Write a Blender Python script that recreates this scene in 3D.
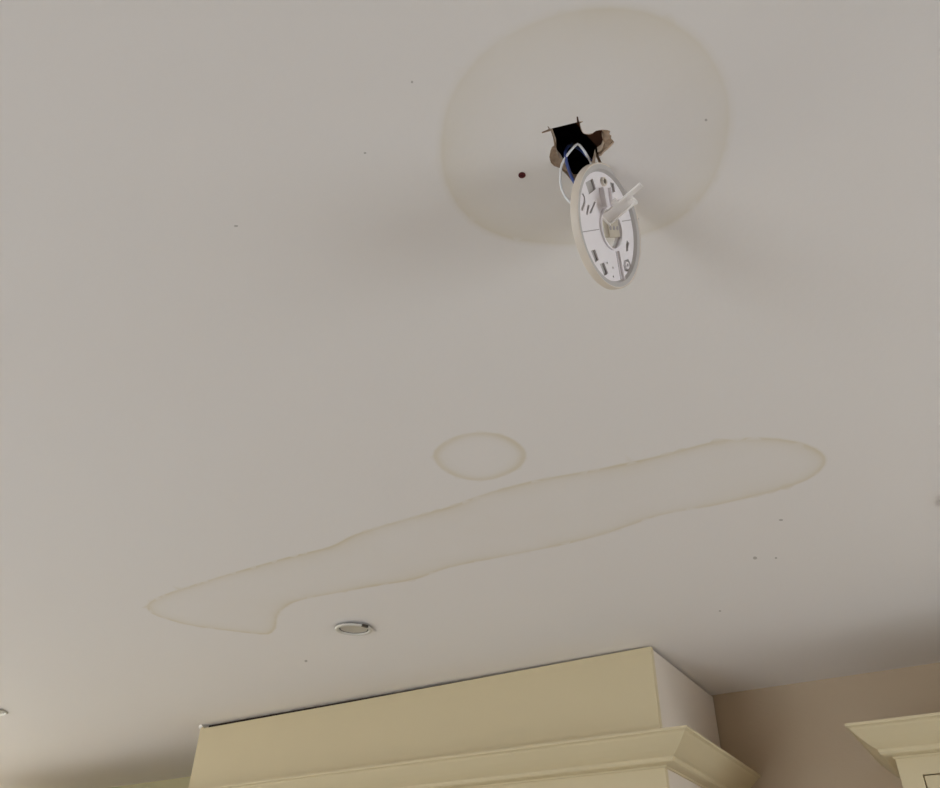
import bpy, bmesh, math, random
import numpy as np
from mathutils import Vector, Matrix
from mathutils.geometry import delaunay_2d_cdt

random.seed(7)
scene = bpy.context.scene
COL = scene.collection
for ob in list(bpy.data.objects):
    bpy.data.objects.remove(ob)

# ------------------------------------------------------------------ camera
EYE = 1.65                       # eye height above the floor
CEIL = 2.40                      # ceiling height
F_PX, CX, CY = 806.18, 470.0, 394.0
YAW, PITCH, ROLL = map(math.radians, (-32.504, 36.428, 1.087))
fwd = Vector((math.sin(YAW) * math.cos(PITCH), math.cos(YAW) * math.cos(PITCH), math.sin(PITCH)))
rgt0 = Vector((math.cos(YAW), -math.sin(YAW), 0))
up0 = rgt0.cross(fwd)
rgt = math.cos(ROLL) * rgt0 + math.sin(ROLL) * up0
upv = -math.sin(ROLL) * rgt0 + math.cos(ROLL) * up0
cam = bpy.data.cameras.new('camera')
cam.sensor_fit = 'HORIZONTAL'
cam.sensor_width = 36.0
cam.lens = F_PX / 940.0 * 36.0
cam.clip_start = 0.02
camo = bpy.data.objects.new('camera', cam)
COL.objects.link(camo)
EYEV = Vector((0, 0, EYE))
camo.matrix_world = Matrix((
    (rgt.x, upv.x, -fwd.x, 0), (rgt.y, upv.y, -fwd.y, 0), (rgt.z, upv.z, -fwd.z, EYE), (0, 0, 0, 1)))
scene.camera = camo

# ------------------------------------------------------------------ world, daylight, exposure
world = bpy.data.worlds.new('overcast_sky')
scene.world = world
world.use_nodes = True
bg = world.node_tree.nodes['Background']
bg.inputs['Color'].default_value = (0.92, 0.97, 1.0, 1)
bg.inputs['Strength'].default_value = 7.0
scene.view_settings.view_transform = 'Standard'
scene.view_settings.look = 'None'
scene.view_settings.gamma = 1.0
scene.view_settings.use_curve_mapping = False
scene.view_settings.exposure = 0.07
scene.cycles.diffuse_bounces = 8
scene.cycles.max_bounces = 12
scene.cycles.caustics_reflective = False
scene.cycles.caustics_refractive = False

# room extents
XL, XR, YF, YB = -4.6, 2.4, -3.0, 2.59
# window openings (x0/y0 .. , sill, head)
WIN_R = (0.5, 2.2, 0.90, 2.1)        # in the right wall, along Y
WIN_L = (0.1, 2.4, 0.80, 2.15)        # in the left wall, along Y
WIN_F = (-3.3, -1.3, 0.10, 2.05)       # in the wall behind the camera, along X


def portal(name, loc, rot, sx, sy):
    l = bpy.data.lights.new(name, 'AREA')
    l.shape = 'RECTANGLE'
    l.size, l.size_y = sx, sy
    l.cycles.is_portal = True
    o = bpy.data.objects.new(name, l)
    o.location = loc
    o.rotation_euler = rot
    COL.objects.link(o)


portal('daylight_portal', (XR + 0.1, (WIN_R[0] + WIN_R[1]) / 2, (WIN_R[2] + WIN_R[3]) / 2),
       (0, math.pi / 2, 0), WIN_R[3] - WIN_R[2], WIN_R[1] - WIN_R[0])
portal('daylight_portal', (XL - 0.1, (WIN_L[0] + WIN_L[1]) / 2, (WIN_L[2] + WIN_L[3]) / 2),
       (0, -math.pi / 2, 0), WIN_L[3] - WIN_L[2], WIN_L[1] - WIN_L[0])
portal('daylight_portal', ((WIN_F[0] + WIN_F[1]) / 2, YF - 0.1, (WIN_F[2] + WIN_F[3]) / 2),
       (math.pi / 2, 0, 0), WIN_F[1] - WIN_F[0], WIN_F[3] - WIN_F[2])


# ------------------------------------------------------------------ helpers
def ray(px, py):
    return (px - CX) / F_PX * rgt - (py - CY) / F_PX * upv + fwd


def at_z(px, py, z=CEIL):
    d = ray(px, py)
    return EYEV + d * ((z - EYE) / d.z)


def cpt(px, py):
    p = at_z(px, py)
    return (p.x, p.y)


def srgb(r, g, b):
    def f(c):
        c /= 255.0
        return c / 12.92 if c <= 0.04045 else ((c + 0.055) / 1.055) ** 2.4
    return (f(r), f(g), f(b), 1)


def mat(name, col, rough=0.6, metal=0.0, noise=0.0, scale=30.0, bump=0.0, bscale=200.0, trans=0.0, spec=0.4,
        stretch=(1, 1, 1)):
    m = bpy.data.materials.new(name)
    m.use_nodes = True
    nt = m.node_tree
    b = nt.nodes['Principled BSDF']
    b.inputs['Base Color'].default_value = (*col[:3], 1)
    b.inputs['Roughness'].default_value = rough
    b.inputs['Metallic'].default_value = metal
    b.inputs['Specular IOR Level'].default_value = spec
    b.inputs['Transmission Weight'].default_value = trans
    tc = nt.nodes.new('ShaderNodeTexCoord')
    mp = nt.nodes.new('ShaderNodeMapping')
    mp.inputs['Scale'].default_value = stretch
    nt.links.new(tc.outputs['Object'], mp.inputs['Vector'])
    if noise:
        n = nt.nodes.new('ShaderNodeTexNoise')
        n.inputs['Scale'].default_value = scale
        n.inputs['Detail'].default_value = 4
        nt.links.new(mp.outputs['Vector'], n.inputs['Vector'])
        mx = nt.nodes.new('ShaderNodeMix')
        mx.data_type = 'RGBA'
        mx.inputs['A'].default_value = (*[c * (1 - noise) for c in col[:3]], 1)
        mx.inputs['B'].default_value = (*[min(1, c * (1 + noise)) for c in col[:3]], 1)
        nt.links.new(n.outputs['Fac'], mx.inputs['Factor'])
        nt.links.new(mx.outputs['Result'], b.inputs['Base Color'])
    if bump:
        n2 = nt.nodes.new('ShaderNodeTexNoise')
        n2.inputs['Scale'].default_value = bscale
        nt.links.new(mp.outputs['Vector'], n2.inputs['Vector'])
        bp = nt.nodes.new('ShaderNodeBump')
        bp.inputs['Strength'].default_value = bump
        bp.inputs['Distance'].default_value = 0.002
        nt.links.new(n2.outputs['Fac'], bp.inputs['Height'])
        nt.links.new(bp.outputs['Normal'], b.inputs['Normal'])
    return m


M = {}
M['wall'] = mat('wall_paint', (0.50, 0.40, 0.29), 0.8, noise=0.03, scale=3, bump=0.15, bscale=150)
M['wall_tinted'] = mat('light_tinted_wall', (0.50, 0.46, 0.29), 0.8, noise=0.03, scale=3, bump=0.15, bscale=150)  # back wall again, with the olive cast of the local light in its colour
M['cream'] = mat('cream_cabinet_paint', (0.61, 0.525, 0.345), 0.5, noise=0.025, scale=5, bump=0.05, bscale=60)
M['side'] = mat('primed_board', (0.67, 0.60, 0.525), 0.7, noise=0.03, scale=4)
M['floor'] = mat('floor_oak', (0.50, 0.49, 0.485), 0.5, noise=0.1, scale=4, stretch=(1, 8, 1))
M['paving'] = mat('paving_stone', (0.55, 0.5, 0.42), 0.8, noise=0.1, scale=6)
M['bounce_coat'] = mat('cream_bounce_coat', (0.80, 0.72, 0.55), 0.9, noise=0.05, scale=6)  # warm coat of the added wall that tints the left window light
M['white'] = mat('white_frame', (0.8, 0.8, 0.79), 0.4)
M['plastic'] = mat('cream_plastic', (0.70, 0.635, 0.56), 0.45, noise=0.02, scale=60)
M['plate'] = mat('white_plastic', (0.80, 0.77, 0.80), 0.45, noise=0.02, scale=60)
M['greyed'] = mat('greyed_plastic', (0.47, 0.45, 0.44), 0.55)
M['clip'] = mat('clip_plastic', (0.88, 0.85, 0.83), 0.3)
M['term'] = mat('terminal_plastic', (0.50, 0.45, 0.37), 0.5)
M['slot'] = mat('dark_grey_plastic', (0.35, 0.32, 0.33), 0.6)  # dark grey of the seam strips and terminal screws
M['paper'] = mat('torn_paper', (0.47, 0.36, 0.27), 0.95, noise=0.35, scale=120, bump=0.8, bscale=300)
M['plaster'] = mat('plaster_core', (0.50, 0.40, 0.31), 0.95, noise=0.3, scale=200)
M['void'] = mat('cavity_shade', (0.035, 0.022, 0.016), 0.95, noise=0.4, scale=20, stretch=(1, 6, 1))  # near-black colour standing in for shade in the void and hood gap
M['joist'] = mat('joist_timber', (0.10, 0.042, 0.022), 0.9, noise=0.4, scale=40, stretch=(1, 1, 6))
M['wire_w'] = mat('white_sheath', (0.80, 0.82, 0.86), 0.4)
M['wire_g'] = mat('grey_sheath', (0.62, 0.59, 0.55), 0.4)
M['wire_b'] = mat('blue_sheath', (0.05, 0.08, 0.26), 0.4)
M['plug'] = mat('red_plug', (0.09, 0.008, 0.012), 0.5)
M['dark'] = mat('screw_metal', (0.08, 0.07, 0.06), 0.4, metal=0.6)
M['nickel'] = mat('satin_nickel', (0.62, 0.60, 0.56), 0.5, metal=0.3, noise=0.04, scale=40)
M['lens'] = mat('frosted_lens', (0.50, 0.47, 0.42), 0.35)
M['can'] = mat('lamp_can', (0.06, 0.055, 0.05), 0.6)
M['caulk'] = mat('white_caulk', (0.82, 0.80, 0.76), 0.7)


def tag(o, label=None, cat=None, group=None, kind=None):
    for k, v in (('label', label), ('category', cat), ('group', group), ('kind', kind)):
        if v:
            o[k] = v
    return o


def empty(name, loc=(0, 0, 0), matrix=None):
    o = bpy.data.objects.new(name, None)
    o.empty_display_size = 0.05
    COL.objects.link(o)
    if matrix is not None:
        o.matrix_world = matrix
    else:
        o.location = loc
    return o


def obj(name, bm, m, parent=None, smooth=False):
    me = bpy.data.meshes.new(name)
    bmesh.ops.recalc_face_normals(bm, faces=bm.faces)
    if smooth:
        for f in bm.faces:
            f.smooth = True
    bm.to_mesh(me)
    bm.free()
    me.materials.append(M[m] if isinstance(m, str) else m)
    o = bpy.data.objects.new(name, me)
    COL.objects.link(o)
    if parent is not None:
        o.parent = parent
    if smooth:
        me.set_sharp_from_angle(angle=math.radians(35))
    return o


def box(bm, lo, hi, mtx=None, bevel=0.0):
    vs = [bm.verts.new((x, y, z)) for z in (lo[2], hi[2]) for y in (lo[1], hi[1]) for x in (lo[0], hi[0])]
    fs = [bm.faces.new([vs[i] for i in q]) for q in
          ((0, 2, 3, 1), (4, 5, 7, 6), (0, 1, 5, 4), (2, 6, 7, 3), (0, 4, 6, 2), (1, 3, 7, 5))]
    if bevel:
        es = list({e for f in fs for e in f.edges})
        r = bmesh.ops.bevel(bm, geom=es, offset=bevel, segments=2, affect='EDGES', profile=0.7)
        vs = list({v for f in r['faces'] for v in f.verts} | {v for v in vs if v.is_valid})
    if mtx is not None:
        bmesh.ops.transform(bm, matrix=mtx, verts=[v for v in vs if v.is_valid])
    return bm


def boxobj(name, lo, hi, m, parent=None, bevel=0.0, mtx=None):
    return obj(name, box(bmesh.new(), lo, hi, mtx, bevel), m, parent)


def lathe(bm, prof, n=64, closed=True):
    rings = []
    for r, z in prof:
        rings.append([bm.verts.new((r * math.cos(2 * math.pi * k / n), r * math.sin(2 * math.pi * k / n), z))
                      for k in range(n)])
    cnt = len(prof) if closed else len(prof) - 1
    for i in range(cnt):
        a, b = rings[i], rings[(i + 1) % len(prof)]
        for k in range(n):
            bm.faces.new((a[k], a[(k + 1) % n], b[(k + 1) % n], b[k]))
    return bm


def disc(bm, r, z, n=48):
    bm.faces.new([bm.verts.new((r * math.cos(2 * math.pi * k / n), r * math.sin(2 * math.pi * k / n), z))
                  for k in range(n)])
    return bm


def catmull(pts, closed, step):
    P = np.array(pts, float)
    n = len(P)
    out = []
    rng = range(n) if closed else range(n - 1)
    for i in rng:
        g = (lambda k: P[k % n]) if closed else (lambda k: P[min(max(k, 0), n - 1)])
        p0, p1, p2, p3 = g(i - 1), g(i), g(i + 1), g(i + 2)
        k = max(2, int(np.linalg.norm(p2 - p1) / step))
        for t in np.arange(k) / k:
            out.append(0.5 * (2 * p1 + (p2 - p0) * t + (2 * p0 - 5 * p1 + 4 * p2 - p3) * t * t
                              + (3 * p1 - p0 - 3 * p2 + p3) * t ** 3))
    if not closed:
        out.append(P[-1])
    return np.array(out)


def tube(bm, pts, r, n=10):
    P = [Vector(p) for p in pts]
    rings = []
    ref = Vector((0.3, 0.5, 0.8)).normalized()
    for i, p in enumerate(P):
        t = (P[min(i + 1, len(P) - 1)] - P[max(i - 1, 0)]).normalized()
        a = t.cross(ref)
        if a.length < 1e-3:
            a = t.cross(Vector((1, 0, 0)))
        a.normalize()
        b = t.cross(a)
        rings.append([bm.verts.new(p + r * (math.cos(2 * math.pi * k / n) * a + math.sin(2 * math.pi * k / n) * b))
                      for k in range(n)])
    for u, v in zip(rings, rings[1:]):
        for k in range(n):
            bm.faces.new((u[k], u[(k + 1) % n], v[(k + 1) % n], v[k]))
    bm.faces.new(rings[0])
    bm.faces.new(rings[-1][::-1])
    return bm


def inside(pts, poly):
    """points in polygon (numpy)"""
    pts = np.asarray(pts)
    poly = np.asarray(poly)
    x, y = pts[:, 0], pts[:, 1]
    res = np.zeros(len(pts), bool)
    j = len(poly) - 1
    for i in range(len(poly)):
        xi, yi = poly[i]
        xj, yj = poly[j]
        c = ((yi > y) != (yj > y)) & (x < (xj - xi) * (y - yi) / (yj - yi + 1e-15) + xi)
        res ^= c
        j = i
    return res


def polydist(pts, poly):
    pts = np.asarray(pts)
    a = np.asarray(poly)
    b = np.roll(a, -1, 0)
    best = np.full(len(pts), 1e9)
    for p, q in zip(a, b):
        d = q - p
        t = np.clip(((pts - p) @ d) / (d @ d + 1e-15), 0, 1)
        best = np.minimum(best, np.hypot(*(pts - (p + t[:, None] * d)).T))
    return best


def cdt(polys, extra=()):
    """triangulate closed polygons + loose points; returns verts (n,2), faces"""
    vs, es = [], []
    for p in polys:
        k = len(vs)
        vs += [Vector((float(a), float(b))) for a, b in p]
        es += [(k + i, k + (i + 1) % len(p)) for i in range(len(p))]
    vs += [Vector((float(a), float(b))) for a, b in extra]
    v, e, f, *_ = delaunay_2d_cdt(vs, es, [], 0, 1e-6)
    return np.array([(a.x, a.y) for a in v]), [list(q) for q in f]


# ------------------------------------------------------------------ ceiling with stains, torn opening
def P8(*pts):                     # corners read off the torn opening
    return [cpt(540 + x / 11.26, 110 + y / 11.26) for x, y in pts]


OPEN = P8((120, 236), (22, 262), (20, 250), (100, 214), (84, 186), (92, 184), (114, 212), (416, 138), (412, 75), (428, 74),
          (440, 130), (482, 126), (482, 134), (442, 148), (446, 190), (465, 250), (490, 285), (550, 300), (590, 288),
          (640, 242), (690, 232), (722, 290), (702, 332), (726, 390), (700, 465), (668, 490), (652, 500),
          (690, 588), (660, 584), (628, 514), (606, 600), (570, 720), (470, 800), (380, 800), (316, 716),
          (240, 580), (198, 530), (180, 470), (186, 400), (160, 330), (136, 262))
TORN = P8((120, 236), (22, 262), (20, 250), (100, 214), (84, 186), (92, 184), (114, 212), (416, 138), (412, 75), (428, 74),
          (440, 130), (482, 126), (482, 134), (450, 148), (458, 190), (478, 248), (505, 268), (550, 268), (590, 262),
          (630, 234), (700, 222), (760, 226), (792, 238), (780, 270), (806, 290), (800, 318), (838, 362), (806, 400),
          (760, 446), (720, 478), (690, 516), (662, 518),
          (694, 592), (660, 590), (628, 524), (618, 606), (585, 735), (475, 815), (370, 815), (296, 724),
          (222, 655), (160, 632), (122, 596), (104, 530), (116, 462), (132, 420), (160, 398), (150, 330), (130, 262))

big = [cpt(420 + x / 2.626, y / 2.626) for x, y in
       ((495, 22), (390, 33), (290, 66), (200, 115), (130, 182), (85, 252), (62, 332), (58, 420), (75, 490), (110, 550),
        (165, 597), (240, 626), (330, 638), (420, 640), (510, 630), (590, 612), (650, 590), (705, 553), (752, 500), (786, 430),
        (808, 340), (806, 250), (780, 182), (735, 116), (670, 66), (590, 32))]
longs = [cpt(*p) for p in
         ((148, 605), (160, 597), (185, 588), (230, 574), (290, 557), (330, 547), (355, 535), (400, 521), (450, 507),
          (480, 496), (530, 482), (600, 469), (660, 456), (710, 443), (745, 438.5), (780, 439.5), (806, 445), (821, 453),
          (825, 461), (820, 470), (806, 480), (780, 489), (750, 497), (710, 506), (685, 510), (660, 515), (630, 525),
          (600, 535), (560, 545), (500, 557), (450, 567), (415, 579), (380, 585), (340, 592), (300, 600), (285, 607),
          (277, 616), (275, 627), (268, 634), (250, 633), (225, 630), (195, 626), (170, 620), (152, 613))]
small = [cpt(*p) for p in ((434, 456), (440, 446), (456, 437), (476, 433), (496, 434), (514, 441), (525, 453), (520, 466),
                           (504, 475), (484, 480), (462, 478), (443, 469))]
STAINS = [(catmull(big, True, 0.012), 0), (catmull(longs, True, 0.02), 1), (catmull(small, True, 0.012), 2)]

DL = []                                              # downlight centres
RD = 0.049
for (px, py), sgn in (((354, 627.5), 0), ((7, 711), -1), ((942.5, 496), 1)):
    x, y = cpt(px, py)
    DL.append((x + sgn * RD * math.cos(YAW), y - sgn * RD * math.sin(YAW)))
cutouts = [[(x + 0.036 * math.cos(a), y + 0.036 * math.sin(a)) for a in np.linspace(0, 2 * math.pi, 32, False)] for x, y in DL]
PLUG = cpt(522, 175)
plug_cut = [(PLUG[0] + 0.0035 * math.cos(a), PLUG[1] + 0.0035 * math.sin(a)) for a in np.linspace(0, 2 * math.pi, 16, False)]

specks = []
for px, py, w, h in ((755, 558, 2.2, 1.6), (776, 558, 1.2, 1), (781, 520, 2.2, 1), (236, 226, 2.2, 1), (306, 661, 1.6, 1.2),
                     (412, 82, 1.2, 1.4), (365, 153, 1.4, 1), (720, 611, 1.3, .8), (706, 120, 1.4, 1.4)):
    specks.append([cpt(px + w * math.cos(a), py + h * math.sin(a)) for a in np.linspace(0, 2 * math.pi, 8, False)])

rings, grid = [], []
PROFS = [[(-0.009, 0.0), (-0.003, 0.18), (0.001, 0.52), (0.005, 0.42), (0.015, 0.31), (0.035, 0.19), (0.065, 0.09), (0.12, 0.03)],
         [(-0.006, 0.0), (-0.002, 0.35), (0.0, 0.90), (0.003, 0.85), (0.007, 0.55), (0.014, 0.33), (0.03, 0.19), (0.06, 0.10)],
         [(-0.005, 0.0), (-0.002, 0.35), (0.0, 0.75), (0.004, 0.75), (0.009, 0.45), (0.016, 0.18), (0.03, 0.06), (0.06, 0.02)]]
for poly, kind in STAINS:
    nrm = np.roll(poly, -1, 0) - np.roll(poly, 1, 0)
    nrm = np.stack([-nrm[:, 1], nrm[:, 0]], 1)
    nrm /= np.linalg.norm(nrm, axis=1)[:, None]
    area = 0.5 * np.sum(poly[:, 0] * np.roll(poly[:, 1], -1) - np.roll(poly[:, 0], -1) * poly[:, 1])
    if area < 0:
        nrm = -nrm
    for off, _ in PROFS[kind]:
        if off > 0.034 and kind:
            continue
        for p in poly + nrm * off:
            grid.append(tuple(p))
    lo, hi = poly.min(0), poly.max(0)
    for gx in np.arange(lo[0], hi[0], 0.03):
        for gy in np.arange(lo[1], hi[1], 0.03):
            grid.append((gx, gy))
outer = [(XL - 0.1, YF - 0.1), (XR + 0.1, YF - 0.1), (XR + 0.1, YB + 0.3), (XL - 0.1, YB + 0.3)]
holes = [TORN] + cutouts + [plug_cut]
g = np.array(grid)
keep = np.ones(len(g), bool)
for hpoly in holes + specks:
    keep &= ~inside(g, hpoly) & (polydist(g, hpoly) > 0.002)
g = g[keep]
V, Fc = cdt([outer] + holes + specks, g)
cen = np.array([V[f].mean(0) for f in Fc])
cut = np.zeros(len(Fc), bool)
for hpoly in holes:
    cut |= inside(cen, hpoly)
faces = [f for f, c in zip(Fc, cut) if not c]
me = bpy.data.meshes.new('ceiling')
me.from_pydata([(x, y, CEIL) for x, y in V], [], [f[::-1] for f in faces])
stain = np.zeros(len(V))
for poly, kind in STAINS:
    d = polydist(V, poly)
    d = np.where(inside(V, poly), d, -d)
    s = np.interp(d, *zip(*PROFS[kind]))
    stain = np.maximum(stain, s * (d > -0.02))
fcen = cen[~cut]
spk_in = np.zeros(len(fcen), bool)
for sp in specks:
    spk_in |= inside(fcen, sp)
at = me.attributes.new('stain', 'FLOAT', 'POINT')
at.data.foreach_set('value', stain.astype(np.float32))
at = me.attributes.new('speck', 'FLOAT', 'FACE')
at.data.foreach_set('value', np.array([1.0 if q else 0.0 for q in spk_in], np.float32))

cm = bpy.data.materials.new('ceiling_paint')
cm.use_nodes = True
nt = cm.node_tree
bs = nt.nodes['Principled BSDF']
bs.inputs['Roughness'].default_value = 0.9
bs.inputs['Specular IOR Level'].default_value = 0.25
tc = nt.nodes.new('ShaderNodeTexCoord')


def N(t, **kw):
    n = nt.nodes.new(t)
    for k, v in kw.items():
        if k in n.inputs:
            n.inputs[k].default_value = v
        else:
            setattr(n, k, v)
    return n


n1 = N('ShaderNodeTexNoise', Scale=1.6, Detail=3.0)
nt.links.new(tc.outputs['Object'], n1.inputs['Vector'])
base = N('ShaderNodeMix', data_type='RGBA')
base.inputs['A'].default_value = (0.78, 0.748, 0.733, 1)
base.inputs['B'].default_value = (0.78, 0.762, 0.757, 1)
nt.links.new(n1.outputs['Fac'], base.inputs['Factor'])
sa = N('ShaderNodeAttribute', attribute_name='stain')
n2 = N('ShaderNodeTexNoise', Scale=7.0, Detail=4.0)
nt.links.new(tc.outputs['Object'], n2.inputs['Vector'])
mr = N('ShaderNodeMapRange')
mr.inputs['From Min'].default_value = 0.3
mr.inputs['From Max'].default_value = 0.7
mr.inputs['To Min'].default_value = 0.35
mr.inputs['To Max'].default_value = 0.85
nt.links.new(n2.outputs['Fac'], mr.inputs['Value'])
mu = N('ShaderNodeMath', operation='MULTIPLY')
nt.links.new(sa.outputs['Fac'], mu.inputs[0])
nt.links.new(mr.outputs['Result'], mu.inputs[1])
st = N('ShaderNodeMix', data_type='RGBA')
st.inputs['B'].default_value = (0.62, 0.545, 0.38, 1)
nt.links.new(mu.outputs[0], st.inputs['Factor'])
nt.links.new(base.outputs['Result'], st.inputs['A'])
spk = N('ShaderNodeAttribute', attribute_name='speck')
sm = N('ShaderNodeMix', data_type='RGBA')
sm.inputs['B'].default_value = (0.22, 0.20, 0.18, 1)
sf = N('ShaderNodeMath', operation='MULTIPLY')
sf.inputs[1].default_value = 0.55
nt.links.new(spk.outputs['Fac'], sf.inputs[0])
nt.links.new(sf.outputs[0], sm.inputs['Factor'])
nt.links.new(st.outputs['Result'], sm.inputs['A'])
nt.links.new(sm.outputs['Result'], bs.inputs['Base Color'])
n3 = N('ShaderNodeTexNoise', Scale=90.0, Detail=3.0)
nt.links.new(tc.outputs['Object'], n3.inputs['Vector'])
bp = N('ShaderNodeBump', Strength=0.12, Distance=0.002)
nt.links.new(n3.outputs['Fac'], bp.inputs['Height'])
nt.links.new(bp.outputs['Normal'], bs.inputs['Normal'])
me.materials.append(cm)
ceiling = bpy.data.objects.new('ceiling', me)
COL.objects.link(ceiling)
tag(ceiling, 'white painted ceiling with yellow water stains and a torn opening', kind='structure')


def strip(bm, poly, z0, z1):
    lo = [bm.verts.new((x, y, z0)) for x, y in poly]
    hi = [bm.verts.new((x, y, z1)) for x, y in poly]
    for i in range(len(poly)):
        j = (i + 1) % len(poly)
        bm.faces.new((lo[i], lo[j], hi[j], hi[i]))


# torn paper ledge around the opening, board core above it, void lining coloured near-black for its shade
LEDGE = 0.004
V2, F2 = cdt([TORN, OPEN])
c2 = np.array([V2[f].mean(0) for f in F2])
sel = inside(c2, TORN) & ~inside(c2, OPEN)
bm = bmesh.new()
vv = [bm.verts.new((x, y, CEIL + LEDGE + random.uniform(-0.0015, 0.0015))) for x, y in V2]
for f, s in zip(F2, sel):
    if s:
        bm.faces.new([vv[i] for i in f])
bmesh.ops.delete(bm, geom=[v for v in bm.verts if not v.link_faces], context='VERTS')
strip(bm, TORN, CEIL, CEIL + LEDGE)
tag(obj('torn_paper_edge', bm, 'paper', ceiling), 'brown torn paper edge of the ceiling opening')
bm = bmesh.new()
strip(bm, OPEN, CEIL + LEDGE - 0.001, CEIL + 0.0125)
tag(obj('plasterboard_core', bm, 'plaster', ceiling), 'raw plasterboard edge inside the opening')
ox, oy = np.mean(OPEN, 0)
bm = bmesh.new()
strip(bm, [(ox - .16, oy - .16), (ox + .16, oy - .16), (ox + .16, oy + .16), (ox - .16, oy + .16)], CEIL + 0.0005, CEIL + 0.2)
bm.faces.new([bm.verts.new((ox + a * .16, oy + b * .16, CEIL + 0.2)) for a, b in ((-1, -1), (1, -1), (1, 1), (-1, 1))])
tag(obj('void_lining', bm, 'void', ceiling), 'cavity above the ceiling opening, its shade put into the lining colour')
jx, jy = P8((706, 400))[0]
boxobj('joist', (-0.02, -0.10, CEIL + 0.0127), (0.025, 0.10, CEIL + 0.14), 'joist', ceiling,
       mtx=Matrix.Translation((jx + 0.007, jy + 0.009, 0.012)) @ Matrix.Rotation(math.radians(-10), 4, 'Z'))

# ------------------------------------------------------------------ room shell
def struct(name, lo, hi, m, label=None):
    o = boxobj(name, lo, hi, m)
    return tag(o, label, kind='structure')


struct('floor', (XL - .1, YF - .1, -0.1), (XR + .1, YB + .2, 0), 'floor', 'pale oak kitchen floor')
struct('wall_back', (-2.30, YB, 0), (XR, YB + 0.15, CEIL), 'wall', 'dusky beige plaster wall right of the hood')
YA = 2.675                                           # the wall left of the hood stands a little further back
struct('wall_alcove', (XL, YA, 0), (-2.30, YA + 0.15, CEIL), 'wall_tinted', 'back wall left of the hood, olive cast of the light in its colour')


struct('floor', (XL - 2.2, YF - .1, -0.12), (XL - 0.15, YB + .2, -0.02), 'paving', 'pale garden paving outside the left window')
bounce_w = boxobj('bounce_wall', (XL - 2.0, YF, -0.02), (XL - 1.85, YB, 1.6), 'bounce_coat')  # unseen wall, added to dim and warm the light from the left
tag(bounce_w, 'unseen cream wall added outside the left window to warm its light', 'added bounce wall')


def wall_with_opening(name, axis, pos, thick, a0, a1, o, label):
    bm = bmesh.new()
    lo, hi = sorted((pos, pos + thick))

    def seg(u0, u1, z0, z1):
        if axis == 'X':
            box(bm, (lo, u0, z0), (hi, u1, z1))
        else:
            box(bm, (u0, lo, z0), (u1, hi, z1))
    seg(a0, o[0], 0, CEIL)
    seg(o[1], a1, 0, CEIL)
    seg(o[0], o[1], 0, o[2])
    seg(o[0], o[1], o[3], CEIL)
    tag(obj(name, bm, 'wall'), label, kind='structure')


wall_with_opening('wall_left', 'X', XL, -0.15, YF, YA + 0.15, WIN_L, 'beige wall with a broad window at the far left')
wall_with_opening('wall_right', 'X', XR, 0.15, YF, YB, WIN_R, 'beige wall with a wide kitchen window')
wall_with_opening('wall_front', 'Y', YF, -0.15, XL, XR, WIN_F, 'beige wall with a glazed garden door')


def window(name, axis, pos, o, n, label):
    root = empty(name, (0, 0, 0))
    tag(root, label, kind='structure')

    def bar(nm, u0, u1, z0, z1):
        if axis == 'X':
            boxobj(nm, (pos, u0, z0), (pos + 0.06, u1, z1), 'white', root)
        else:
            boxobj(nm, (u0, pos, z0), (u1, pos + 0.06, z1), 'white', root)
    w = 0.05
    bar('window_frame', o[0], o[1], o[2], o[2] + w)
    bar('window_frame', o[0], o[1], o[3] - w, o[3])
    for k in range(n + 1):
        u = o[0] + (o[1] - o[0] - w) * k / n
        bar('mullion', u, u + w, o[2] + w, o[3] - w)


window('window_1', 'X', XR + 0.04, WIN_R, 3, 'white framed kitchen window')
window('window_3', 'X', XL - 0.1, WIN_L, 3, 'white framed broad window at the far left')
window('window_2', 'Y', YF - 0.1, WIN_F, 2, 'white framed glazed garden door')

# ------------------------------------------------------------------ hood above the range
HX0, HX1, HY = -2.436, -0.728, 2.066
CT = EYE + 0.511                                     # top of the crown moulding
HB = 1.78                                            # underside of the hood
hood = empty('range_hood', ((HX0 + HX1) / 2, HY, HB))
tag(hood, 'wide cream boxed kitchen hood with crown moulding reaching the ceiling', 'hood')


def off(o, root):
    o.matrix_parent_inverse = Matrix.Translation(-root.location)
    return o


def prism(bm, pts, y0, y1):
    a = [bm.verts.new((x, y0, z)) for x, z in pts]
    b = [bm.verts.new((x, y1, z)) for x, z in pts]
    bm.faces.new(a)
    bm.faces.new(b[::-1])
    for i in range(len(pts)):
        j = (i + 1) % len(pts)
        bm.faces.new((a[i], b[i], b[j], a[j]))
    return bm


# front panel: its top edge runs slightly out of level, leaving a dark gap under the ceiling
off(obj('front_panel', prism(bmesh.new(), [(HX0, CT - 0.04), (HX1, CT - 0.04), (HX1, CEIL - 0.0042), (HX0 + 0.7, CEIL - 0.012),
                                           (HX0 + 0.02, CEIL - 0.014), (HX0, CEIL - 0.004)], HY, HY + 0.018), 'cream', hood), hood)
tag(off(boxobj('side_panel', (HX1 - 0.018, HY + 0.0182, CT - 0.04), (HX1 - 0.0005, YB - 0.009, CEIL - 0.008), 'side', hood), hood),
    'pale pinkish unpainted side board')
off(boxobj('side_panel', (HX0 + 0.0005, HY + 0.0182, CT - 0.04), (HX0 + 0.018, YB - 0.004, CEIL - 0.004), 'side', hood), hood)
off(boxobj('caulk_bead', (HX0 - 0.008, HY - 0.002, CEIL - 0.012), (HX0 + 0.006, HY + 0.02, CEIL - 0.0005), 'caulk', hood, 0.002), hood)
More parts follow.
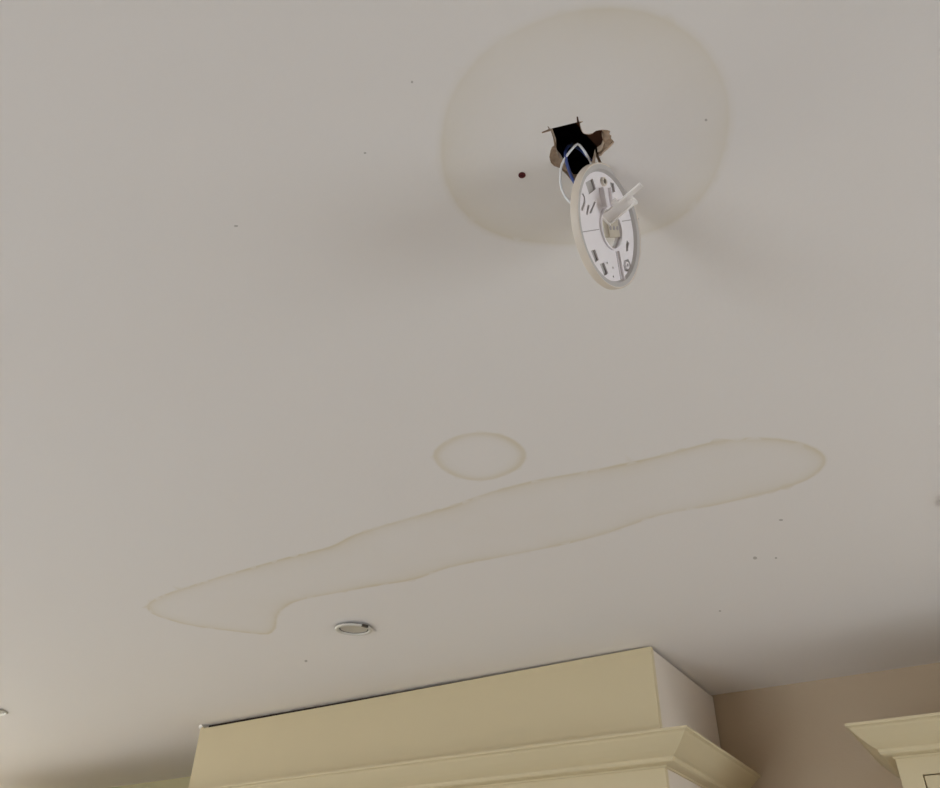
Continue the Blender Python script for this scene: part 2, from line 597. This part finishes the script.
off(boxobj('gap_shade_strip', (HX0 + 0.02, HY + 0.0185, CEIL - 0.035), (HX1 - 0.02, HY + 0.045, CEIL - 0.0005), 'void', hood), hood)  # added near-black strip, paints the shade seen through the top gap
off(boxobj('gap_shade_strip', (HX1 - 0.045, HY + 0.046, CEIL - 0.035), (HX1 - 0.0185, YB - 0.004, CEIL - 0.0005), 'void', hood), hood)  # same added shade strip along the side board
off(boxobj('frieze_panel', (HX0, HY, HB), (HX1, HY + 0.018, CT - 0.060), 'cream', hood), hood)
off(boxobj('lower_side_panel', (HX1 - 0.018, HY + 0.0182, HB), (HX1 - 0.0005, YB - 0.002, CT - 0.060), 'side', hood), hood)
off(boxobj('lower_side_panel', (HX0 + 0.0005, HY + 0.0182, HB), (HX0 + 0.018, YB - 0.002, CT - 0.060), 'side', hood), hood)
off(boxobj('underside_panel', (HX0 + 0.018, HY + 0.018, HB + 0.02), (HX1 - 0.018, YB - 0.002, HB + 0.035), 'cream', hood), hood)

# crown profile: (projection, height below the top)
CROWN = [(0.0, 0.0), (0.100, 0.0), (0.100, -0.006), (0.092, -0.009), (0.089, -0.013), (0.083, -0.018), (0.070, -0.029),
         (0.056, -0.039), (0.044, -0.046), (0.037, -0.049), (0.036, -0.051), (0.036, -0.055), (0.033, -0.059),
         (0.026, -0.061), (0.006, -0.062), (0.004, -0.065), (0.0, -0.066)]


def crown(name, x0, x1, yf, yw, top, parent, eL=1.0, eR=1.0, ef=1.0, left=True, right=True):
    bm = bmesh.new()
    rows = []
    for pr, dz in CROWN:
        l = x0 - pr * eL if left else x0
        r = x1 + pr * eR if right else x1
        row = []
        if left:
            row.append((l, yw, top + dz))
        row += [(l, yf - pr * ef, top + dz), (r, yf - pr * ef, top + dz)]
        if right:
            row.append((r, yw, top + dz))
        rows.append([bm.verts.new(p) for p in row])
    for a, b in zip(rows, rows[1:] + rows[:1]):
        for i in range(len(a) - 1):
            bm.faces.new((a[i], a[i + 1], b[i + 1], b[i]))
    bm.faces.new([r[0] for r in rows])
    bm.faces.new([r[-1] for r in rows][::-1])
    return off(obj(name, bm, 'cream', parent), parent)


crown('crown_moulding', HX0, HX1, HY, YB - 0.003, CT, hood)


# ------------------------------------------------------------------ wall cabinets
def cabinet(x0, x1, yf, top, label, doors, eL=1.0, left=True, right=True, drop=0.72, yb=YB - 0.003):
    zt = top - 0.06
    zb = top - drop
    root = empty('wall_cabinet', ((x0 + x1) / 2, yf, zb))
    tag(root, label, 'cabinet', 'cream wall cabinets')
    bm = bmesh.new()
    box(bm, (x0, yf + 0.02, zb), (x0 + 0.018, yb, zt))
    box(bm, (x1 - 0.018, yf + 0.02, zb), (x1, yb, zt))
    box(bm, (x0 + 0.018, yf + 0.02, zb), (x1 - 0.018, yb, zb + 0.018))
    box(bm, (x0 + 0.018, yf + 0.02, zt - 0.018), (x1 - 0.018, yb, zt))
    box(bm, (x0 + 0.018, yb - 0.008, zb + 0.018), (x1 - 0.018, yb, zt - 0.018))
    off(obj('carcass', bm, 'cream', root), root)
    # face frame with an opening for each inset door
    st_, rail = 0.047, 0.043
    w = (x1 - x0 - st_ * (doors + 1)) / doors
    bm = bmesh.new()
    box(bm, (x0, yf, zt - rail), (x1, yf + 0.02, zt))
    box(bm, (x0, yf, zb), (x1, yf + 0.02, zb + rail))
    for k in range(doors + 1):
        u = x0 + k * (w + st_)
        box(bm, (u, yf, zb + rail), (u + st_, yf + 0.02, zt - rail))
    off(obj('face_frame', bm, 'cream', root), root)
    gp = 0.003
    for k in range(doors):
        u0 = x0 + st_ + k * (w + st_) + gp
        u1 = u0 + w - 2 * gp
        a, b = zb + rail + gp, zt - rail - gp
        s = 0.065
        bm = bmesh.new()
        box(bm, (u0, yf + 0.001, a), (u0 + s, yf + 0.02, b))
        box(bm, (u1 - s, yf + 0.001, a), (u1, yf + 0.02, b))
        box(bm, (u0 + s, yf + 0.001, a), (u1 - s, yf + 0.02, a + s))
        box(bm, (u0 + s, yf + 0.001, b - s), (u1 - s, yf + 0.02, b))
        d = off(obj('door', bm, 'cream', root), root)
        p = boxobj('door_panel', (u0 + s, yf + 0.009, a + s), (u1 - s, yf + 0.016, b - s), 'cream', d)
        p.matrix_parent_inverse = Matrix.Translation(-root.location)
        bm = lathe(bmesh.new(), [(0.0005, 0), (0.006, 0), (0.006, 0.012), (0.014, 0.02), (0.014, 0.026), (0.0005, 0.03)], 20)
        kn = obj('knob', bm, 'nickel', d, True)
        kn.matrix_parent_inverse = Matrix.Translation(-root.location)
        kn.location = ((u1 - 0.03) if k % 2 == 0 else (u0 + 0.03), yf + 0.001, a + 0.06)
        kn.rotation_euler = (math.pi / 2, 0, 0)
    crown('crown_moulding', x0, x1, yf, yb, top, root, eL=eL, left=left, right=right)
    return root


cabinet(-0.228, 1.02, 2.228, CT, 'cream wall cabinet with crown moulding and inset door, right of the hood', 2, eL=0.76)
cabinet(-4.1, -2.56, 2.30, CT, 'cream wall cabinet with crown moulding, left of the hood', 3, right=False, yb=YA - 0.003)

# ------------------------------------------------------------------ recessed downlights
dl_labels = ['recessed round ceiling downlight nearest the hood, whole ring in view',
             'recessed ceiling downlight cut off by the left edge of the photo',
             'recessed ceiling downlight cut off by the right edge of the photo']


def downlight():
    root = empty('downlight', (DL[0][0], DL[0][1], CEIL))
    ring = [(0.0375, -0.001), (0.0388, -0.0048), (0.043, -0.0066), (0.047, -0.0055), (RD, -0.003), (RD, -0.0015), (0.0375, 0.0002)]
    obj('bezel', lathe(bmesh.new(), ring, 64), 'nickel', root, True)
    obj('lens', lathe(bmesh.new(), [(0.0005, -0.0014), (0.0350, -0.0014), (0.0350, 0.0015), (0.0005, 0.0015)], 48), 'lens', root)
    cn = obj('lamp_can', lathe(bmesh.new(), [(0.0355, 0.0), (0.0355, 0.07), (0.0005, 0.07)], 40, closed=False), 'can', root)
    obj('retaining_ring', lathe(bmesh.new(), [(0.0350, -0.0018), (0.0378, -0.0018), (0.0378, -0.0006), (0.0350, -0.0006)], 48), 'can', root)
    bm = bmesh.new()
    box(bm, (-0.009, -0.004, -0.0065), (0.009, 0.0035, -0.0004), bevel=0.001)
    cl = obj('spring_clip', bm, 'dark', root)
    a = math.radians(-15)
    cl.location = (0.047 * math.cos(a), 0.047 * math.sin(a), 0)
    cl.rotation_euler = (0, 0, a + math.pi / 2)
    return root


proto = downlight()
for i, (x, y) in enumerate(DL):
    if i == 0:
        o = proto
    else:
        o = proto.copy()
        COL.objects.link(o)
        for ch in list(proto.children):
            c = ch.copy()
            COL.objects.link(c)
            c.parent = o
    o.location = (x, y, CEIL)
    if i == 0:                                        # sagging a little on the near side
        o.location.z -= 0.0025
        o.rotation_euler = Matrix.Rotation(math.radians(3.5), 3, Vector((math.cos(YAW), -math.sin(YAW), 0))).to_euler()
    tag(o, dl_labels[i], 'downlight', 'recessed downlights in a row')

# ------------------------------------------------------------------ red wall plug
plug = obj('wall_plug', lathe(bmesh.new(), [(0.0013, -0.0006), (0.0042, -0.0006), (0.0042, -0.0001), (0.0032, 0.0), (0.0030, 0.022),
                                             (0.0013, 0.022)], 24), 'plug', None, True)
plug.location = (PLUG[0], PLUG[1], CEIL)
tag(plug, 'small dark red plastic screw plug set in the ceiling', 'wall plug')

# ------------------------------------------------------------------ hanging alarm base
BD = 0.900
BR = 0.0708
dr = ray(611.3, 225.6)
BC = EYEV + dr * BD
drn = dr.normalized()
tilt = math.radians(14.0)
side = math.cos(tilt) * rgt + math.sin(tilt) * upv
side = (side - side.dot(drn) * drn).normalized()
n_w = (0.890 * side - 0.456 * drn).normalized()        # the base faces right and a little to the viewer
v_w = -math.sin(tilt) * rgt + math.cos(tilt) * upv
v_w = (v_w - v_w.dot(n_w) * n_w).normalized()
u_w = v_w.cross(n_w)
BM = Matrix(((u_w.x, v_w.x, n_w.x, BC.x), (u_w.y, v_w.y, n_w.y, BC.y), (u_w.z, v_w.z, n_w.z, BC.z), (0, 0, 0, 1)))
FZ = -0.0050                                           # front of the base's floor


def uv(px, py, z=FZ):
    d = ray(px, py)
    p0 = BC + n_w * z
    t = (p0 - EYEV).dot(n_w) / d.dot(n_w)
    q = EYEV + d * t - BC
    return (q.dot(u_w), q.dot(v_w))


def C3(x, y):                                          # close view of the base
    return uv(560 + x / 5.43, 155 + y / 5.43)


base_o = empty('alarm_base', matrix=BM)
tag(base_o, 'round white plastic smoke alarm base hanging by its wires from the ceiling', 'alarm base')
rim = [(0.0690, -0.0004), (0.0698, 0.0), (0.0704, -0.0006), (BR, -0.0018), (BR, -0.0085), (0.0700, -0.0095), (0.0600, -0.0095),
       (0.0600, -0.0085), (0.0680, -0.0085), (0.0684, -0.0012)]
tag(obj('rim', lathe(bmesh.new(), rim, 96), 'plastic', base_o, True), 'cream outer rim')
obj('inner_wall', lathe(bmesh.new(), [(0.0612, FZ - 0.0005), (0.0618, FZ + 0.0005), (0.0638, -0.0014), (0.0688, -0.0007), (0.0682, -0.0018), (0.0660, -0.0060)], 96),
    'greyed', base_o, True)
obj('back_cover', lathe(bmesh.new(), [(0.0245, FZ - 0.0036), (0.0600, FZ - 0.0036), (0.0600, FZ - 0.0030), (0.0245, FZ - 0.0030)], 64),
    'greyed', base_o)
circ = lambda r, c=(0, 0), n=48: [(c[0] + r * math.cos(a), c[1] + r * math.sin(a)) for a in np.linspace(0, 2 * math.pi, n, False)]
HC = C3(274, 402)
HRR = 0.0225


def slot(pts):
    return [C3(*p) for p in pts]


slots = [circ(HRR, HC),
         slot([(168, 520), (190, 512), (212, 568), (192, 582)]),
         slot([(216, 592), (240, 584), (262, 642), (242, 658)]),
         slot([(138, 150), (178, 128), (196, 185), (158, 212)]),
         slot([(270, 148), (292, 152), (300, 200), (284, 204)]),
         slot([(118, 210), (130, 232), (126, 262), (114, 292), (122, 306), (138, 262), (136, 228), (126, 208)]),
         slot([(150, 268), (160, 272), (150, 326), (142, 322)]),
         slot([(186, 252), (194, 256), (170, 318), (160, 314)]),
         slot([(364, 462), (376, 478), (370, 520), (360, 524), (358, 490)]),
         slot([(404, 468), (409, 470), (405, 560), (396, 574), (398, 560)]),
         slot([(350, 570), (372, 566), (386, 600), (376, 634), (352, 630), (344, 600)]),
         circ(0.0032, C3(232, 146), 16), circ(0.0016, C3(256, 586), 10), circ(0.0014, C3(288, 612), 10), circ(0.0014, C3(290, 660), 10)]
fr = circ(0.0615, n=96)
Vp, Fp = cdt([fr] + slots)
cp = np.array([Vp[f].mean(0) for f in Fp])
ok = inside(cp, fr)
for s in slots:
    ok &= ~inside(cp, s)
bm = bmesh.new()
fv = [bm.verts.new((x, y, FZ)) for x, y in Vp]
bv = [bm.verts.new((x, y, FZ - 0.002)) for x, y in Vp]
for f, s in zip(Fp, ok):
    if s:
        bm.faces.new([fv[i] for i in f])
        bm.faces.new([bv[i] for i in f][::-1])
for s in slots:
    strip(bm, s, FZ, FZ - 0.002)
bmesh.ops.delete(bm, geom=[v for v in bm.verts if not v.link_faces], context='VERTS')
obj('face_plate', bm, 'plate', base_o)
bm = lathe(bmesh.new(), [(HRR, FZ - 0.0042), (HRR, FZ + 0.0025), (HRR + 0.0018, FZ + 0.0025), (HRR + 0.0018, FZ + 0.0003), (HRR + 0.0018, FZ - 0.0042)], 48)
col_o = obj('collar', bm, 'plate', base_o, True)
col_o.location = (HC[0], HC[1], 0)


def rib(name, a, b, w, h, m='slot', z=FZ):
    a, b = Vector((*a, 0)), Vector((*b, 0))
    d = b - a
    mt = Matrix.Translation((a.x, a.y, z)) @ Matrix.Rotation(math.atan2(d.y, d.x), 4, 'Z')
    return boxobj(name, (0, -w / 2, -0.0002), (d.length, w / 2, h), m, base_o, mtx=mt)


rib('seam', C3(122, 418), C3(212, 404), 0.0009, 0.0003)
rib('seam', C3(336, 360), C3(428, 346), 0.0009, 0.0003)
rib('seam', C3(304, 524), C3(334, 700), 0.0012, 0.0003)
rib('seam', C3(316, 522), C3(354, 696), 0.0012, 0.0003)
rib('rib', C3(311, 522), C3(345, 698), 0.0016, 0.003, 'plate')
rib('rib', C3(214, 178), C3(232, 288), 0.0030, 0.006, 'plate')
rib('rib', C3(262, 180), C3(276, 280), 0.0020, 0.004, 'plate')
bm = lathe(bmesh.new(), [(0.0032, FZ), (0.0055, FZ), (0.0050, FZ + 0.003), (0.0032, FZ + 0.003)], 24)
so = obj('screw_boss', bm, 'plastic', base_o, True)
so.location = (*C3(232, 146), 0)
bm = lathe(bmesh.new(), [(0.0005, FZ + 0.001), (0.0030, FZ + 0.001), (0.0030, FZ - 0.004), (0.0005, FZ - 0.004)], 16)
so = obj('screw', bm, 'dark', base_o)
so.location = (*C3(232, 146), 0)
for c in ((360, 600),):
    bm = lathe(bmesh.new(), [(0.0022, FZ), (0.0048, FZ), (0.0042, FZ + 0.0018), (0.0022, FZ + 0.0018)], 24)
    so = obj('keyhole_boss', bm, 'plate', base_o, True)
    so.location = (*C3(*c), 0)
# terminal block seated in the central opening
tb = C3(280, 400)
bm = bmesh.new()
box(bm, (-0.0125, -0.010, -0.0085), (0.0125, 0.010, FZ + 0.003), bevel=0.0012)
t_o = obj('terminal_block', bm, 'term', base_o)
t_o.location = (tb[0], tb[1], 0)
for k in (-1, 0, 1):
    bm = lathe(bmesh.new(), [(0.0005, FZ + 0.0034), (0.0024, FZ + 0.0034), (0.0024, FZ + 0.0026), (0.0005, FZ + 0.0026)], 14)
    sc_ = obj('terminal_screw', bm, 'slot', t_o)
    sc_.location = (k * 0.008, 0, 0)
# latch arm standing out of the base towards the right
TIP = Vector((0, 0, 0))
a0 = Vector((*C3(236, 352), FZ + 0.001))
d_img = ray(643, 186.5)
tipw = EYEV + d_img * (BD - 0.030)
a1 = BM.inverted() @ tipw
ax = (a1 - a0)
L = ax.length
ex = ax.normalized()
ey = (Vector((0, 1, 0)) - ex * ex.y).normalized()
ez = ex.cross(ey)
tw = math.radians(35)
ey, ez = math.cos(tw) * ey + math.sin(tw) * ez, math.cos(tw) * ez - math.sin(tw) * ey
AM = Matrix(((ex.x, ey.x, ez.x, a0.x), (ex.y, ey.y, ez.y, a0.y), (ex.z, ey.z, ez.z, a0.z), (0, 0, 0, 1)))
bm = bmesh.new()
box(bm, (0, -0.0085, -0.0008), (L * 0.72, 0.0060, 0.0008), AM, 0.0004)
box(bm, (L * 0.60, 0.000, -0.0010), (L, 0.0060, 0.0010), AM, 0.0004)
box(bm, (0.004, -0.0085, 0.0008), (L * 0.70, -0.0070, 0.0040), AM, 0.0003)
box(bm, (0.010, 0.0045, 0.0008), (L * 0.98, 0.0060, 0.0042), AM, 0.0003)
box(bm, (0.000, -0.0085, 0.0008), (0.0018, 0.0060, 0.0045), AM, 0.0003)
arm = obj('latch_arm', bm, 'clip', base_o)
bm = bmesh.new()
box(bm, (L * 0.34, 0.0052, -0.0030), (L * 0.46, 0.0100, 0.0042), AM, 0.0006)
box(bm, (L * 0.66, -0.0095, -0.0030), (L * 0.72, -0.0020, 0.0046), AM, 0.0006)
obj('latch_tooth', bm, 'clip', arm)

# ------------------------------------------------------------------ wires between opening and base
def wire(name, pts, r, m, label):
    P = []
    for px, py, z in pts:
        if z in ('b', 'bb'):                           # behind the base
            d = ray(px, py)
            t = (BC - n_w * (0.0150 if z == 'b' else 0.0215) - EYEV).dot(n_w) / d.dot(n_w)
            P.append(tuple(EYEV + d * t))
        else:
            P.append(tuple(at_z(px, py, z)))
    o = obj(name, tube(bmesh.new(), catmull(P, False, 0.004), r, 10), m, None, True)
    tag(o, label, 'wire', 'wires out of the ceiling opening')
    return o


Z = CEIL
wire('electrical_wire', [(583, 214, 'b'), (572, 204, Z - .052), (565.5, 197, Z - .045), (561, 186, Z - .03), (560.5, 174, Z - .016),
                         (562, 164, Z - .006), (566.5, 156, Z + .002), (572, 149, Z + .008), (577.5, 144, Z + .012), (582, 148, Z + .010),
                         (586, 154, Z + .004), (591, 163, 'bb'), (594, 174, 'b')], 0.0014, 'wire_w',
     'white wire looping out of the ceiling opening to the alarm base')
wire('electrical_wire', [(580, 192, 'b'), (573, 180, Z - .02), (569, 170, Z - .01), (566, 160, Z - .002), (565.5, 152, Z + .008),
                         (567.5, 147, Z + .018), (571, 145.5, Z + .035), (574, 146, Z + .06)], 0.0018, 'wire_b',
     'blue wire at the left of the opening, dropping behind the base rim')
wire('electrical_wire', [(596, 174, 'b'), (592, 163, 'bb'), (586, 155, Z + .006), (581, 150, Z + .014), (576, 147, Z + .03),
                         (572, 144, Z + .06)], 0.0018, 'wire_b',
     'blue wire at the right of the opening, under the white loop')
